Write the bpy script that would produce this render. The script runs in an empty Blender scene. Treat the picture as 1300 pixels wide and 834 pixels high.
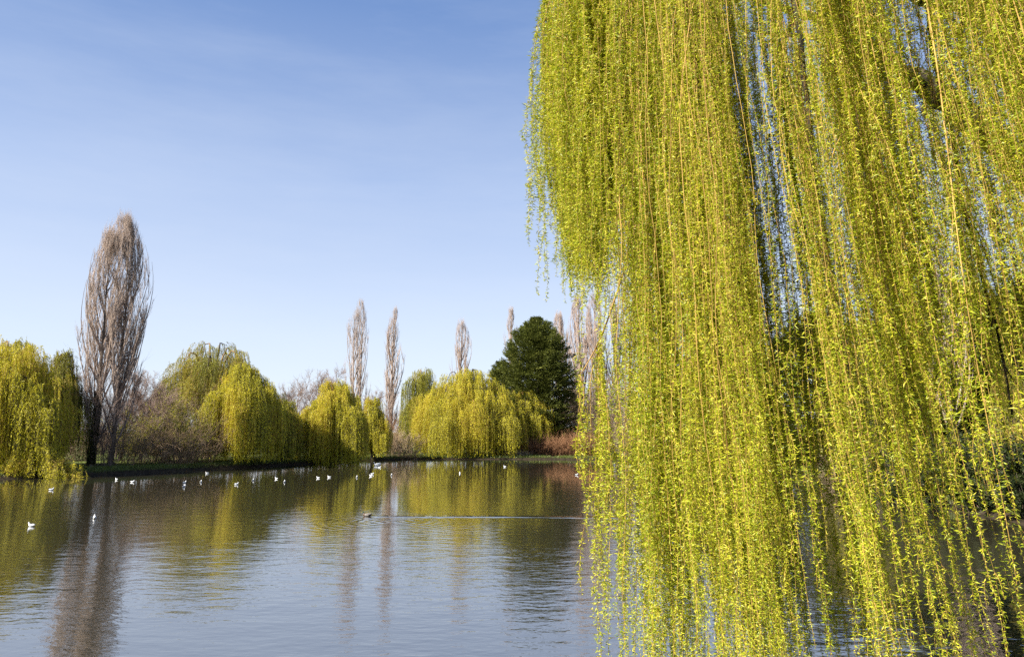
import bpy, math, random
import numpy as np

S = bpy.context.scene
COL = S.collection
PI = math.pi

# ------------------------------------------------------------------ camera frame
CAMZ, FPX = 4.0, 940.0
PITCH = math.atan(176.0 / FPX)
cP, sP = math.cos(PITCH), math.sin(PITCH)


def ray(px, py):
    a, b = (px - 650) / FPX, (372 - py) / FPX
    return np.array([a, cP - b * sP, sP + b * cP])


def on_water(px, py, z=0.0):
    d = ray(px, py)
    k = (z - CAMZ) / d[2]
    return np.array([d[0] * k, d[1] * k, z])


def at(px, py, Y):
    d = ray(px, py)
    return np.array([0, 0, CAMZ]) + d * (Y / d[1])


cam = bpy.data.cameras.new("camera")
co = bpy.data.objects.new("camera", cam)
COL.objects.link(co)
co.location = (0, 0, CAMZ)
co.rotation_euler = (PI / 2 + PITCH, 0, 0)
cam.sensor_width = 36
cam.lens = FPX / 1300 * 36
cam.shift_y = -45 / 1300
cam.clip_end = 5000
S.camera = co

# ------------------------------------------------------------------ mesh helpers


def nrm(v):
    return v / np.maximum(np.linalg.norm(v, axis=-1, keepdims=True), 1e-9)


class MB:
    """collects quads / triangles (as quads with a per-face tint) for ONE mesh object"""

    def __init__(s):
        s.V, s.F, s.T, s.M, s.n = [], [], [], [], 0

    def add(s, V, F, tint=0.5, mi=0):
        V = np.asarray(V, np.float32).reshape(-1, 3)
        F = np.asarray(F, np.int64)
        if len(F) == 0:
            return
        s.V.append(V)
        s.F.append(F + s.n)
        s.T.append(np.broadcast_to(np.asarray(tint, np.float32), (len(F),)))
        s.M.append(np.full(len(F), mi, np.int32))
        s.n += len(V)

    def build(s, name, mats, parent=None, smooth=True):
        me = bpy.data.meshes.new(name)
        V = np.concatenate(s.V)
        tot = sum(f.size for f in s.F)
        nf = sum(len(f) for f in s.F)
        loops = np.concatenate([f.ravel() for f in s.F]).astype(np.int32)
        sizes = np.concatenate([np.full(len(f), f.shape[1], np.int32) for f in s.F])
        starts = np.concatenate([[0], np.cumsum(sizes)[:-1]]).astype(np.int32)
        me.vertices.add(len(V))
        me.vertices.foreach_set("co", V.ravel())
        me.loops.add(tot)
        me.loops.foreach_set("vertex_index", loops)
        me.polygons.add(nf)
        me.polygons.foreach_set("loop_start", starts)
        me.polygons.foreach_set("loop_total", sizes)
        me.polygons.foreach_set("use_smooth", np.full(nf, smooth, bool))
        if not isinstance(mats, (list, tuple)):
            mats = [mats]
        for m in mats:
            me.materials.append(m)
        if len(mats) > 1:
            me.polygons.foreach_set("material_index", np.concatenate(s.M))
        at_ = me.attributes.new("tint", "FLOAT", "FACE")
        at_.data.foreach_set("value", np.concatenate(s.T).astype(np.float32))
        me.update()
        o = bpy.data.objects.new(name, me)
        COL.objects.link(o)
        if parent is not None:
            o.parent = parent
            o.matrix_parent_inverse = parent.matrix_basis.inverted()
        return o

    def tubes(s, P, R, k=3, tint=0.5, mi=0):
        """P (S,n,3) paths, R (S,n) radii"""
        P = np.asarray(P, float)
        R = np.asarray(R, float)
        if P.ndim == 2:
            P, R = P[None], R[None]
        Sn, n, _ = P.shape
        if Sn == 0:
            return
        T = np.gradient(P, axis=1)
        T = nrm(T)
        chord = nrm(P[:, -1] - P[:, 0])
        ax = np.argmin(np.abs(chord), axis=1)
        ref = np.eye(3)[ax][:, None, :]
        A = nrm(np.cross(T, np.broadcast_to(ref, T.shape)))
        B = np.cross(T, A)
        th = np.arange(k) * 2 * PI / k
        V = (P[:, :, None] + R[:, :, None, None] * (np.cos(th)[None, None, :, None] * A[:, :, None]
                                                   + np.sin(th)[None, None, :, None] * B[:, :, None]))
        i = np.arange(n - 1)[:, None] * k
        j = np.arange(k)[None]
        jn = (j + 1) % k
        q = np.stack([i + j, i + jn, i + k + jn, i + k + j], -1).reshape(-1, 4)
        F = (np.arange(Sn)[:, None, None] * (n * k) + q[None]).reshape(-1, 4)
        t = np.repeat(np.broadcast_to(np.asarray(tint, float), (Sn,)), len(q))
        s.add(V, F, t, mi)

    def leaves(s, P, D, L, W, rg, curl=0.1, tint=0.5, mi=0):
        """one bent kite-shaped leaf per point"""
        N = len(P)
        if N == 0:
            return
        D = nrm(D)
        Sd = nrm(np.cross(D, rg.normal(size=(N, 3))))
        Nn = np.cross(D, Sd)
        L = np.broadcast_to(L, (N,))[:, None]
        W = np.broadcast_to(W, (N,))[:, None]
        c = (curl * rg.normal(size=(N, 1))) * L
        a = P
        m = P + D * L * 0.42
        b = m + Sd * W / 2 + Nn * c
        d = m - Sd * W / 2 + Nn * c
        e = P + D * L
        V = np.stack([a, b, e, d], 1)
        F = np.arange(4 * N).reshape(N, 4)
        s.add(V, F, tint, mi)


def empty(name, loc, label, cat, group=None):
    o = bpy.data.objects.new(name, None)
    COL.objects.link(o)
    o.location = [float(c) for c in loc]
    o.empty_display_size = 0.3
    tag(o, label, cat, group)
    return o


def tag(o, label=None, cat=None, group=None, kind=None):
    for k, v in (("label", label), ("category", cat), ("group", group), ("kind", kind)):
        if v:
            o[k] = v
    return o


# ------------------------------------------------------------------ materials


def mat(name):
    m = bpy.data.materials.new(name)
    m.use_nodes = True
    nt = m.node_tree
    nt.nodes.clear()
    out = nt.nodes.new("ShaderNodeOutputMaterial")
    return m, nt, out


def ramp(nt, cols):
    r = nt.nodes.new("ShaderNodeValToRGB")
    e = r.color_ramp.elements
    e[0].position, e[0].color = cols[0][0], (*cols[0][1], 1)
    e[1].position, e[1].color = cols[-1][0], (*cols[-1][1], 1)
    for p, c in cols[1:-1]:
        x = e.new(p)
        x.color = (*c, 1)
    return r


def leaf_mat(name, cols, trans=0.4, gloss=0.06):
    m, nt, out = mat(name)
    L = nt.links.new
    a = nt.nodes.new("ShaderNodeAttribute")
    a.attribute_name = "tint"
    r = ramp(nt, cols)
    L(a.outputs["Fac"], r.inputs[0])
    d = nt.nodes.new("ShaderNodeBsdfDiffuse")
    t = nt.nodes.new("ShaderNodeBsdfTranslucent")
    g = nt.nodes.new("ShaderNodeBsdfGlossy")
    g.inputs["Roughness"].default_value = 0.45
    g.inputs["Color"].default_value = (1, 1, 0.9, 1)
    m1 = nt.nodes.new("ShaderNodeMixShader")
    m2 = nt.nodes.new("ShaderNodeMixShader")
    m1.inputs[0].default_value = trans
    m2.inputs[0].default_value = gloss
    L(r.outputs[0], d.inputs[0])
    L(r.outputs[0], t.inputs[0])
    L(d.outputs[0], m1.inputs[1])
    L(t.outputs[0], m1.inputs[2])
    L(m1.outputs[0], m2.inputs[1])
    L(g.outputs[0], m2.inputs[2])
    L(m2.outputs[0], out.inputs[0])
    return m


def bark_mat(name, c1, c2, scale=6.0, rough=0.9, bump=0.0):
    m, nt, out = mat(name)
    L = nt.links.new
    p = nt.nodes.new("ShaderNodeBsdfPrincipled")
    p.inputs["Roughness"].default_value = rough
    p.inputs["Specular IOR Level"].default_value = 0.2
    tc = nt.nodes.new("ShaderNodeTexCoord")
    mp = nt.nodes.new("ShaderNodeMapping")
    mp.inputs["Scale"].default_value = (1, 1, 0.25)
    n = nt.nodes.new("ShaderNodeTexNoise")
    n.inputs["Scale"].default_value = scale
    n.inputs["Detail"].default_value = 5
    a = nt.nodes.new("ShaderNodeAttribute")
    a.attribute_name = "tint"
    ad = nt.nodes.new("ShaderNodeMath")
    ad.operation = "ADD"
    sb = nt.nodes.new("ShaderNodeMath")
    sb.operation = "SUBTRACT"
    sb.inputs[1].default_value = 0.5
    r = ramp(nt, [(0.3, c1), (0.7, c2)])
    L(tc.outputs["Object"], mp.inputs[0])
    L(mp.outputs[0], n.inputs["Vector"])
    L(n.outputs[0], ad.inputs[0])
    L(a.outputs["Fac"], ad.inputs[1])
    L(ad.outputs[0], sb.inputs[0])
    L(sb.outputs[0], r.inputs[0])
    L(r.outputs[0], p.inputs["Base Color"])
    if bump:
        b = nt.nodes.new("ShaderNodeBump")
        b.inputs["Distance"].default_value = bump
        L(n.outputs[0], b.inputs["Height"])
        L(b.outputs[0], p.inputs["Normal"])
    L(p.outputs[0], out.inputs[0])
    return m


def plain_mat(name, c, rough=0.6, spec=0.3):
    m, nt, out = mat(name)
    p = nt.nodes.new("ShaderNodeBsdfPrincipled")
    n = nt.nodes.new("ShaderNodeTexNoise")
    n.inputs["Scale"].default_value = 30
    r = ramp(nt, [(0.3, tuple(x * 0.85 for x in c)), (0.7, tuple(min(1, x * 1.08) for x in c))])
    nt.links.new(n.outputs[0], r.inputs[0])
    nt.links.new(r.outputs[0], p.inputs["Base Color"])
    p.inputs["Roughness"].default_value = rough
    p.inputs["Specular IOR Level"].default_value = spec
    nt.links.new(p.outputs[0], out.inputs[0])
    return m


M = {}
# spring willow: olive green young leaves -> yellow catkins
M["fg_leaf"] = leaf_mat("willow_leaf", [(0.0, (0.15, 0.21, 0.009)), (0.45, (0.39, 0.43, 0.018)), (0.75, (0.58, 0.55, 0.032)), (1.0, (0.70, 0.60, 0.075))], 0.33, 0.02)
M["fg_twig"] = bark_mat("willow_twig", (0.17, 0.09, 0.025), (0.48, 0.30, 0.08), 9, 0.6)
M["fg_bark"] = bark_mat("willow_bark", (0.018, 0.014, 0.009), (0.085, 0.065, 0.042), 11, 0.95, 0.08)
M["w_bright"] = leaf_mat("willow_foliage_bright", [(0.0, (0.30, 0.29, 0.012)), (0.5, (0.56, 0.51, 0.022)), (1.0, (0.72, 0.62, 0.05))], 0.38, 0.02)
M["w_green"] = leaf_mat("willow_foliage_green", [(0.0, (0.17, 0.19, 0.010)), (0.5, (0.34, 0.34, 0.018)), (1.0, (0.52, 0.47, 0.04))], 0.36, 0.02)
M["w_shaded"] = leaf_mat("willow_foliage_shaded", [(0.0, (0.12, 0.13, 0.010)), (0.5, (0.26, 0.26, 0.02)), (1.0, (0.42, 0.38, 0.04))], 0.33, 0.02)  # duller olive copy of the willow foliage, the trees' shade put into its colour
M["conifer"] = leaf_mat("cypress_foliage", [(0.0, (0.035, 0.044, 0.009)), (0.5, (0.088, 0.102, 0.018)), (1.0, (0.17, 0.17, 0.034))], 0.15, 0.01)
M["evergreen_dark"] = leaf_mat("dark_evergreen_foliage", [(0.0, (0.014, 0.018, 0.007)), (0.5, (0.035, 0.040, 0.012)), (1.0, (0.07, 0.07, 0.02))], 0.1, 0.01)
M["ivy"] = leaf_mat("ivy_leaf", [(0.0, (0.012, 0.022, 0.008)), (1.0, (0.05, 0.06, 0.018))], 0.15, 0.012)
M["poplar"] = bark_mat("poplar_bark", (0.19, 0.145, 0.118), (0.46, 0.355, 0.29), 3)
M["poplar_far"] = bark_mat("poplar_twig_warm", (0.25, 0.19, 0.155), (0.46, 0.35, 0.285), 3)
M["poplar_trunk"] = bark_mat("poplar_trunk_bark", (0.06, 0.047, 0.037), (0.20, 0.155, 0.12), 4)
M["trunk"] = bark_mat("dark_bark", (0.03, 0.024, 0.018), (0.11, 0.085, 0.065), 4)
M["bare"] = bark_mat("bare_twig", (0.11, 0.08, 0.068), (0.29, 0.205, 0.165), 2)
M["bramble"] = bark_mat("bramble_stem", (0.16, 0.105, 0.066), (0.37, 0.265, 0.165), 1.5)
M["dogwood"] = bark_mat("red_dogwood_stem", (0.18, 0.085, 0.04), (0.37, 0.20, 0.105), 1.2)
M["russet"] = leaf_mat("russet_dead_leaf", [(0.0, (0.12, 0.055, 0.025)), (1.0, (0.34, 0.17, 0.07))], 0.2, 0.02)
M["straw"] = leaf_mat("dry_straw_blade", [(0.0, (0.26, 0.20, 0.12)), (1.0, (0.55, 0.46, 0.32))], 0.2, 0.03)
M["grass"] = leaf_mat("grass_blade", [(0.0, (0.05, 0.075, 0.014)), (0.6, (0.11, 0.15, 0.022)), (1.0, (0.24, 0.23, 0.06))], 0.25, 0.03)
M["gull_white"] = plain_mat("gull_white_feather", (0.74, 0.74, 0.73))
M["gull_grey"] = plain_mat("gull_grey_feather", (0.50, 0.52, 0.55))
M["dark"] = plain_mat("dark_feather", (0.03, 0.026, 0.024))
M["beak_red"] = plain_mat("red_beak", (0.32, 0.05, 0.03), 0.4)
M["beak_yellow"] = plain_mat("yellow_beak", (0.5, 0.36, 0.04), 0.4)
M["duck_green"] = plain_mat("green_head_feather", (0.012, 0.05, 0.028), 0.3, 0.6)
M["duck_grey"] = plain_mat("pale_flank_feather", (0.22, 0.195, 0.17))
M["duck_brown"] = plain_mat("brown_breast_feather", (0.09, 0.045, 0.028))

# ------------------------------------------------------------------ pond outline and terrain
FAR = [(-90, 611), (0, 608), (60, 606), (120, 604), (180, 601), (230, 598.5), (275, 595.5), (340, 592), (400, 588.5), (450, 585.5),
       (520, 582.8), (600, 583), (700, 583), (780, 584), (860, 588), (960, 597), (1080, 617), (1200, 645), (1310, 668)]
far_pts = [on_water(*p)[:2] for p in FAR]
POND = np.array(far_pts + [np.array(p) for p in
                [(24.5, 31), (20, 24.5), (16.5, 20), (13.2, 16.0), (10.6, 12.8), (9.0, 10.0), (7.2, 7.6), (4.5, 6.2), (0, 5.6), (-12, 5.0), (-30, 6), (-48, 14), (-58, 32), (-60, 48)]])


def pond_dist(X, Y):
    """signed distance: + on land, - in the pond"""
    P = np.stack([np.asarray(X, float).ravel(), np.asarray(Y, float).ravel()], 1)
    A, B = POND, np.roll(POND, -1, 0)
    best = np.full(len(P), 1e9)
    ins = np.zeros(len(P), bool)
    for a, b in zip(A, B):
        ab = b - a
        t = np.clip(((P - a) @ ab) / (ab @ ab), 0, 1)
        best = np.minimum(best, np.linalg.norm(P - a - t[:, None] * ab, axis=1))
        c = ((a[1] > P[:, 1]) != (b[1] > P[:, 1]))
        xs = a[0] + (P[:, 1] - a[1]) / (b[1] - a[1] + 1e-12) * ab[0]
        ins ^= c & (P[:, 0] < xs)
    return np.where(ins, -best, best).reshape(np.shape(X))


def sm(x):
    x = np.clip(x, 0, 1)
    return x * x * (3 - 2 * x)


def wob(X, Y):
    return (np.sin(X * 0.9 + 1.3 * np.sin(Y * 0.37)) * np.sin(Y * 0.8 + 0.7) + 0.6 * np.sin(X * 2.3 + Y * 1.7) * np.sin(Y * 2.1 - X * 0.6))


def ground(X, Y):
    X = np.asarray(X, float)
    Y = np.asarray(Y, float)
    d = pond_dist(X, Y) + 0.22 * wob(X, Y)
    land = (0.5 - 0.25 * sm((Y - 85) / 20)) * sm(d / 0.9) + 0.35 * sm((d - 1) / 9) + 0.10 * wob(X * 0.35, Y * 0.35) * sm(d / 4)
    near = sm((26 - Y) / 8) * sm((d + 0.2) / 6.0) * 1.55
    return np.where(d > 0, land + near, np.maximum(d * 0.5, -1.6))


def gz(x, y):
    return float(ground(np.array([x]), np.array([y]))[0])


def axis(lo, hi, a, b, step, n):
    return np.concatenate([-np.geomspace(a - lo + 1, 1, n)[:-1] + a + 1 - 1e-6, np.arange(a, b, step), np.geomspace(1, hi - b + 1, n) + b - 1])


xs = np.unique(np.round(axis(-2500, 2500, -75, 80, 0.8, 26), 3))
ys = np.unique(np.round(axis(-300, 4000, -6, 124, 0.8, 26), 3))
GX, GY = np.meshgrid(xs, ys)
GZ = ground(GX, GY)
b = MB()
nx, ny = len(xs), len(ys)
ii = (np.arange(ny - 1)[:, None] * nx + np.arange(nx - 1)[None]).ravel()
b.add(np.stack([GX, GY, GZ], -1), np.stack([ii, ii + 1, ii + nx + 1, ii + nx], 1))
m, nt, out = mat("bank_soil_and_grass")
L = nt.links.new
p = nt.nodes.new("ShaderNodeBsdfPrincipled")
p.inputs["Roughness"].default_value = 0.95
p.inputs["Specular IOR Level"].default_value = 0.1
geo = nt.nodes.new("ShaderNodeNewGeometry")
sep = nt.nodes.new("ShaderNodeSeparateXYZ")
n1 = nt.nodes.new("ShaderNodeTexNoise")
n1.inputs["Scale"].default_value = 0.35
n1.inputs["Detail"].default_value = 8
n2 = nt.nodes.new("ShaderNodeTexNoise")
n2.inputs["Scale"].default_value = 3.0
n2.inputs["Detail"].default_value = 6
r1 = ramp(nt, [(0.35, (0.075, 0.058, 0.03)), (0.5, (0.075, 0.09, 0.02)), (0.68, (0.12, 0.15, 0.03))])
r2 = ramp(nt, [(0.3, (0.014, 0.011, 0.007)), (0.7, (0.05, 0.037, 0.024))])
mr = nt.nodes.new("ShaderNodeMapRange")
mr.inputs[1].default_value, mr.inputs[2].default_value = 0.28, 0.5
mx = nt.nodes.new("ShaderNodeMixRGB")
L(geo.outputs["Position"], sep.inputs[0])
L(geo.outputs["Position"], n1.inputs["Vector"])
L(geo.outputs["Position"], n2.inputs["Vector"])
L(n1.outputs[0], r1.inputs[0])
L(n2.outputs[0], r2.inputs[0])
L(sep.outputs[2], mr.inputs[0])
L(mr.outputs[0], mx.inputs[0])
L(r2.outputs[0], mx.inputs[1])
L(r1.outputs[0], mx.inputs[2])
L(mx.outputs[0], p.inputs["Base Color"])
bp = nt.nodes.new("ShaderNodeBump")
bp.inputs["Distance"].default_value = 0.1
L(n2.outputs[0], bp.inputs["Height"])
L(bp.outputs[0], p.inputs["Normal"])
L(p.outputs[0], out.inputs[0])
tag(b.build("ground", m), kind="structure")

# ------------------------------------------------------------------ water
DUCK = on_water(466, 655)
wx = np.linspace(-66, 66, 34)
wy = np.linspace(2, 122, 31)
WX, WY = np.meshgrid(wx, wy)
b = MB()
nx, ny = len(wx), len(wy)
ii = (np.arange(ny - 1)[:, None] * nx + np.arange(nx - 1)[None]).ravel()
b.add(np.stack([WX, WY, 0 * WX], -1), np.stack([ii, ii + 1, ii + nx + 1, ii + nx], 1))
m, nt, out = mat("pond_water")
L = nt.links.new


def math_node(op, a, bb=None, c=None):
    n = nt.nodes.new("ShaderNodeMath")
    n.operation = op
    for i, v in enumerate((a, bb, c)):
        if v is None:
            continue
        if isinstance(v, (int, float)):
            n.inputs[i].default_value = v
        else:
            L(v, n.inputs[i])
    return n.outputs[0]


geo = nt.nodes.new("ShaderNodeNewGeometry")
POS = geo.outputs["Position"]


def noise(scale, stretch=(1, 1, 1), detail=2, rough=0.5, rot=0.0):
    mp = nt.nodes.new("ShaderNodeMapping")
    mp.inputs["Scale"].default_value = stretch
    mp.inputs["Rotation"].default_value = (0, 0, rot)
    L(POS, mp.inputs[0])
    n = nt.nodes.new("ShaderNodeTexNoise")
    n.inputs["Scale"].default_value = scale
    n.inputs["Detail"].default_value = detail
    n.inputs["Roughness"].default_value = rough
    L(mp.outputs[0], n.inputs["Vector"])
    return n.outputs[0]


sep = nt.nodes.new("ShaderNodeSeparateXYZ")
L(POS, sep.inputs[0])
fine = noise(3.6, (0.55, 1, 1), 3, 0.55, 0.10)
mid = noise(1.1, (0.6, 1, 1), 2, 0.5, -0.15)
mask = noise(0.055, (0.6, 1.3, 1), 2, 0.5)
mrm = nt.nodes.new("ShaderNodeMapRange")
mrm.inputs[1].default_value, mrm.inputs[2].default_value = 0.38, 0.62
mrm.inputs[3].default_value, mrm.inputs[4].default_value = 0.45, 1.25
L(mask, mrm.inputs[0])
mry = nt.nodes.new("ShaderNodeMapRange")      # wind reaches the open middle, the far shore lies calm
mry.inputs[1].default_value, mry.inputs[2].default_value = 22, 62
mry.inputs[3].default_value, mry.inputs[4].default_value = 1.0, 0.17
L(sep.outputs[1], mry.inputs[0])
amp = math_node("MULTIPLY", mrm.outputs[0], mry.outputs[0])
h = math_node("ADD", math_node("MULTIPLY", fine, 0.0145), math_node("MULTIPLY", mid, 0.022))
h = math_node("MULTIPLY", h, amp)
# duck wake: a long low ridge trailing behind the bird, and rings spreading round it
dx = math_node("SUBTRACT", sep.outputs[0], float(DUCK[0]))
dy = math_node("SUBTRACT", sep.outputs[1], float(DUCK[1]))
line = math_node("ADD", math_node("ADD", dy, math_node("MULTIPLY", dx, 0.045)), math_node("MULTIPLY", math_node("SINE", math_node("MULTIPLY", dx, 0.7)), 0.10))
wid = math_node("ADD", 0.24, math_node("MULTIPLY", math_node("MAXIMUM", dx, 0.0), 0.012))
g = math_node("DIVIDE", line, wid)
g = math_node("POWER", 2.718, math_node("MULTIPLY", math_node("MULTIPLY", g, g), -1.0))
on = nt.nodes.new("ShaderNodeMapRange")
on.inputs[1].default_value, on.inputs[2].default_value = 0.0, 0.6
L(dx, on.inputs[0])
off = nt.nodes.new("ShaderNodeMapRange")
off.inputs[1].default_value, off.inputs[2].default_value = 8.0, 16.0
off.inputs[3].default_value, off.inputs[4].default_value = 1.0, 0.3
L(dx, off.inputs[0])
wake = math_node("MULTIPLY", math_node("MULTIPLY", g, on.outputs[0]), off.outputs[0])
h = math_node("ADD", h, math_node("MULTIPLY", wake, 0.034))
rx = math_node("SUBTRACT", dx, 1.6)
ry = math_node("ADD", dy, 2.2)
rr = math_node("SQRT", math_node("ADD", math_node("MULTIPLY", rx, rx), math_node("MULTIPLY", ry, ry)))
ring = math_node("SINE", math_node("MULTIPLY", rr, 13.0))
fall = math_node("POWER", 2.718, math_node("MULTIPLY", rr, -0.45))
h = math_node("ADD", h, math_node("MULTIPLY", math_node("MULTIPLY", ring, fall), 0.006))
bp = nt.nodes.new("ShaderNodeBump")
bp.inputs["Strength"].default_value = 1.0
bp.inputs["Distance"].default_value = 1.0
L(h, bp.inputs["Height"])
p = nt.nodes.new("ShaderNodeBsdfPrincipled")
p.inputs["Base Color"].default_value = (0.032, 0.028, 0.017, 1)
p.inputs["Roughness"].default_value = 0.04
p.inputs["IOR"].default_value = 1.72
L(bp.outputs[0], p.inputs["Normal"])
gl = nt.nodes.new("ShaderNodeBsdfGlossy")
gl.inputs["Roughness"].default_value = 0.04
gl.inputs["Color"].default_value = (0.96, 0.97, 0.98, 1)
mxw = nt.nodes.new("ShaderNodeMixShader")
mxw.inputs[0].default_value = 0.25
L(bp.outputs[0], gl.inputs["Normal"])
L(p.outputs[0], mxw.inputs[1])
L(gl.outputs[0], mxw.inputs[2])
L(mxw.outputs[0], out.inputs[0])
tag(b.build("pond_water", m), kind="structure")

# ------------------------------------------------------------------ branch growing


def grow(P0, D0, Ln, n, rg, up=0.0, jit=0.1, down=None):
    """paths (S,n,3) from starts, directions, lengths; up = how much it turns to the sky"""
    Sn = len(P0)
    P = np.zeros((Sn, n, 3))
    P[:, 0] = P0
    d = nrm(np.asarray(D0, float))
    st = (np.asarray(Ln, float) / (n - 1))[:, None]
    for i in range(1, n):
        P[:, i] = P[:, i - 1] + d * st
        d = nrm(d + np.array([0, 0, 1.0]) * up + rg.normal(size=(Sn, 3)) * jit)
    return P


def kids(P, k, t0, t1, ang, rg, up=0.0):
    """k child starts per path: positions, directions, parent parameter"""
    Sn, n, _ = P.shape
    t = rg.uniform(t0, t1, (Sn, k))
    f = t * (n - 1)
    i = np.minimum(f.astype(int), n - 2)
    w = (f - i)[..., None]
    I = np.arange(Sn)[:, None]
    a, c = P[I, i], P[I, i + 1]
    pos = a * (1 - w) + c * w
    T = nrm(c - a)
    q = nrm(np.cross(T, rg.normal(size=T.shape)))
    A = np.broadcast_to(np.asarray(ang, float), t.shape) * rg.uniform(0.7, 1.3, t.shape)
    D = T * np.cos(A)[..., None] + q * np.sin(A)[..., None]
    D = nrm(D + np.array([0, 0, up]))
    return pos.reshape(-1, 3), D.reshape(-1, 3), t.ravel()


def taper(r0, n, end=0.15):
    return np.asarray(r0, float)[:, None] * np.linspace(1, end, n)[None]


# ------------------------------------------------------------------ bare poplars


def poplar(label, px, top_py, D, halfw_px, seed, stems=1, detail=1.0, m="poplar", ivy=None, nb=46, lean=0.0, group="bare poplars", clear=0.12):
    rg = np.random.default_rng(seed)
    base = at(px, 500, D)
    z0 = gz(base[0], D) - 0.1
    H = (at(px, top_py, D)[2] - z0) * 0.955
    hw = halfw_px / FPX * D * (1.0 if detail > 1 else 1.2)
    root = empty("poplar_tree", (base[0], D, z0), label, "tree", group)
    o = np.array([base[0], D, z0])

    def env(Q, soft=1.0):
        """keep every branch inside a narrow spindle"""
        t_ = (Q[..., 2] - z0) / H
        E = hw * soft * np.interp(t_, [0, 0.12, 0.3, 0.42, 0.6, 0.75, 0.88, 0.96, 1.05], [0.85, 0.92, 0.98, 1.0, 0.95, 0.80, 0.57, 0.36, 0.14])
        v = Q[..., :2] - o[:2]
        r_ = np.linalg.norm(v, axis=-1) + 1e-6
        k_ = E * np.tanh(r_ / E) / r_
        Q[..., :2] = o[:2] + v * k_[..., None]
        return Q
    for s_ in range(stems):
        n = 12
        off = 0 if stems == 1 else (-1, 1)[s_] * hw * 0.2
        hh = H * (1 if s_ == stems - 1 else 0.93)
        z = np.linspace(0, hh, n)
        P = np.stack([o[0] + off * np.linspace(1.0, 1.1, n) + lean * z + np.cumsum(rg.normal(size=n) * 0.06), o[1] + (s_ * 0.7) + np.cumsum(rg.normal(size=n) * 0.06), o[2] + z], 1)
        r0 = (0.0088 if stems > 1 else 0.0135) * H
        b = MB()
        rad = r0 * np.linspace(1, 0.05, n) ** 0.8
        rad[0] *= 1.3
        b.tubes(P[None], rad[None], 10, 0.45)
        tr = b.build("trunk", M["poplar_trunk"] if detail > 1 else M["poplar"], root)
        k = int(nb / stems)
        pos, d, t = kids(P[None], k, clear, 0.97, 0.45, rg, 0.10)
        # long steep branches, widest above the middle, pointed top
        prof = np.interp(t, [0, 0.1, 0.3, 0.5, 0.75, 1.0], [0.85, 1.0, 1.05, 1.0, 0.75, 0.3])
        Lb = np.maximum(hw * prof / stems ** 0.25, 0.3) * rg.uniform(0.6, 1.15, k) * 3.6
        Lb = np.clip(Lb, 0.8, np.maximum((1.03 - t) * hh, 1.2))
        fac = rg.uniform(0.65, 1.5, k)
        B = env(grow(pos, d, Lb, 9, rg, 0.11, 0.035), fac[:, None] * 1.15)
        rb = np.minimum(np.interp(t, [0, 1], [r0 * 0.5, r0 * 0.13]), 0.14)
        k2 = max(6, int((15 if detail > 1 else 11) * detail))
        k3 = max(5, int(8 * detail))
        tw = 0.0085 if detail > 1 else 0.0095
        for i in range(k):
            b = MB()
            b.tubes(B[i:i + 1], taper(rb[i:i + 1], 9, 0.12), 5, rg.uniform(0.35, 0.6))
            p2, d2, t2 = kids(B[i:i + 1], k2, 0.08, 0.95, 0.42, rg, 0.25)
            L2 = np.minimum(Lb[i] * 0.42, 2.6) * rg.uniform(0.5, 1.2, k2) * (1.15 - 0.5 * t2)
            C = env(grow(p2, d2, L2, 6, rg, 0.14, 0.07), fac[i] * 1.35)
            b.tubes(C, taper(np.full(k2, rb[i] * 0.32 + 0.004), 6, 0.25), 3, rg.uniform(0.4, 0.7, k2))
            p3, d3, t3 = kids(C, k3, 0.1, 0.98, 0.4, rg, 0.4)
            L3 = rg.uniform(0.3, 1.0, len(p3)) * (0.5 + 0.022 * H)
            E = grow(p3, d3, L3, 4, rg, 0.16, 0.09)
            b.tubes(E, taper(np.full(len(p3), tw), 4, 0.35), 3, rg.uniform(0.45, 0.9, len(p3)))
            b.build("branch", M[m], root)
        if ivy and s_ == 0:
            b = MB()
            N = 5200
            tt = 0.02 + (ivy - 0.02) * rg.uniform(0, 1, N) ** 1.15
            c = np.stack([np.interp(tt * hh, z, P[:, q]) for q in range(3)], 1)
            rr = (r0 * (1.15 - 0.5 * tt) + np.abs(rg.normal(size=N)) * 0.05)
            a = rg.uniform(0, 2 * PI, N)
            c += np.stack([np.cos(a) * rr, np.sin(a) * rr, 0 * a], 1)
            dd = np.stack([np.cos(a), np.sin(a), rg.normal(size=N) * 0.7 - 0.3], 1)
            b.leaves(c, dd, rg.uniform(0.09, 0.17, N), rg.uniform(0.08, 0.14, N), rg, 0.1, rg.uniform(0, 1, N))
            b.build("ivy", M["ivy"], root)
    return root


# ------------------------------------------------------------------ weeping willows on the far bank


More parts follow.
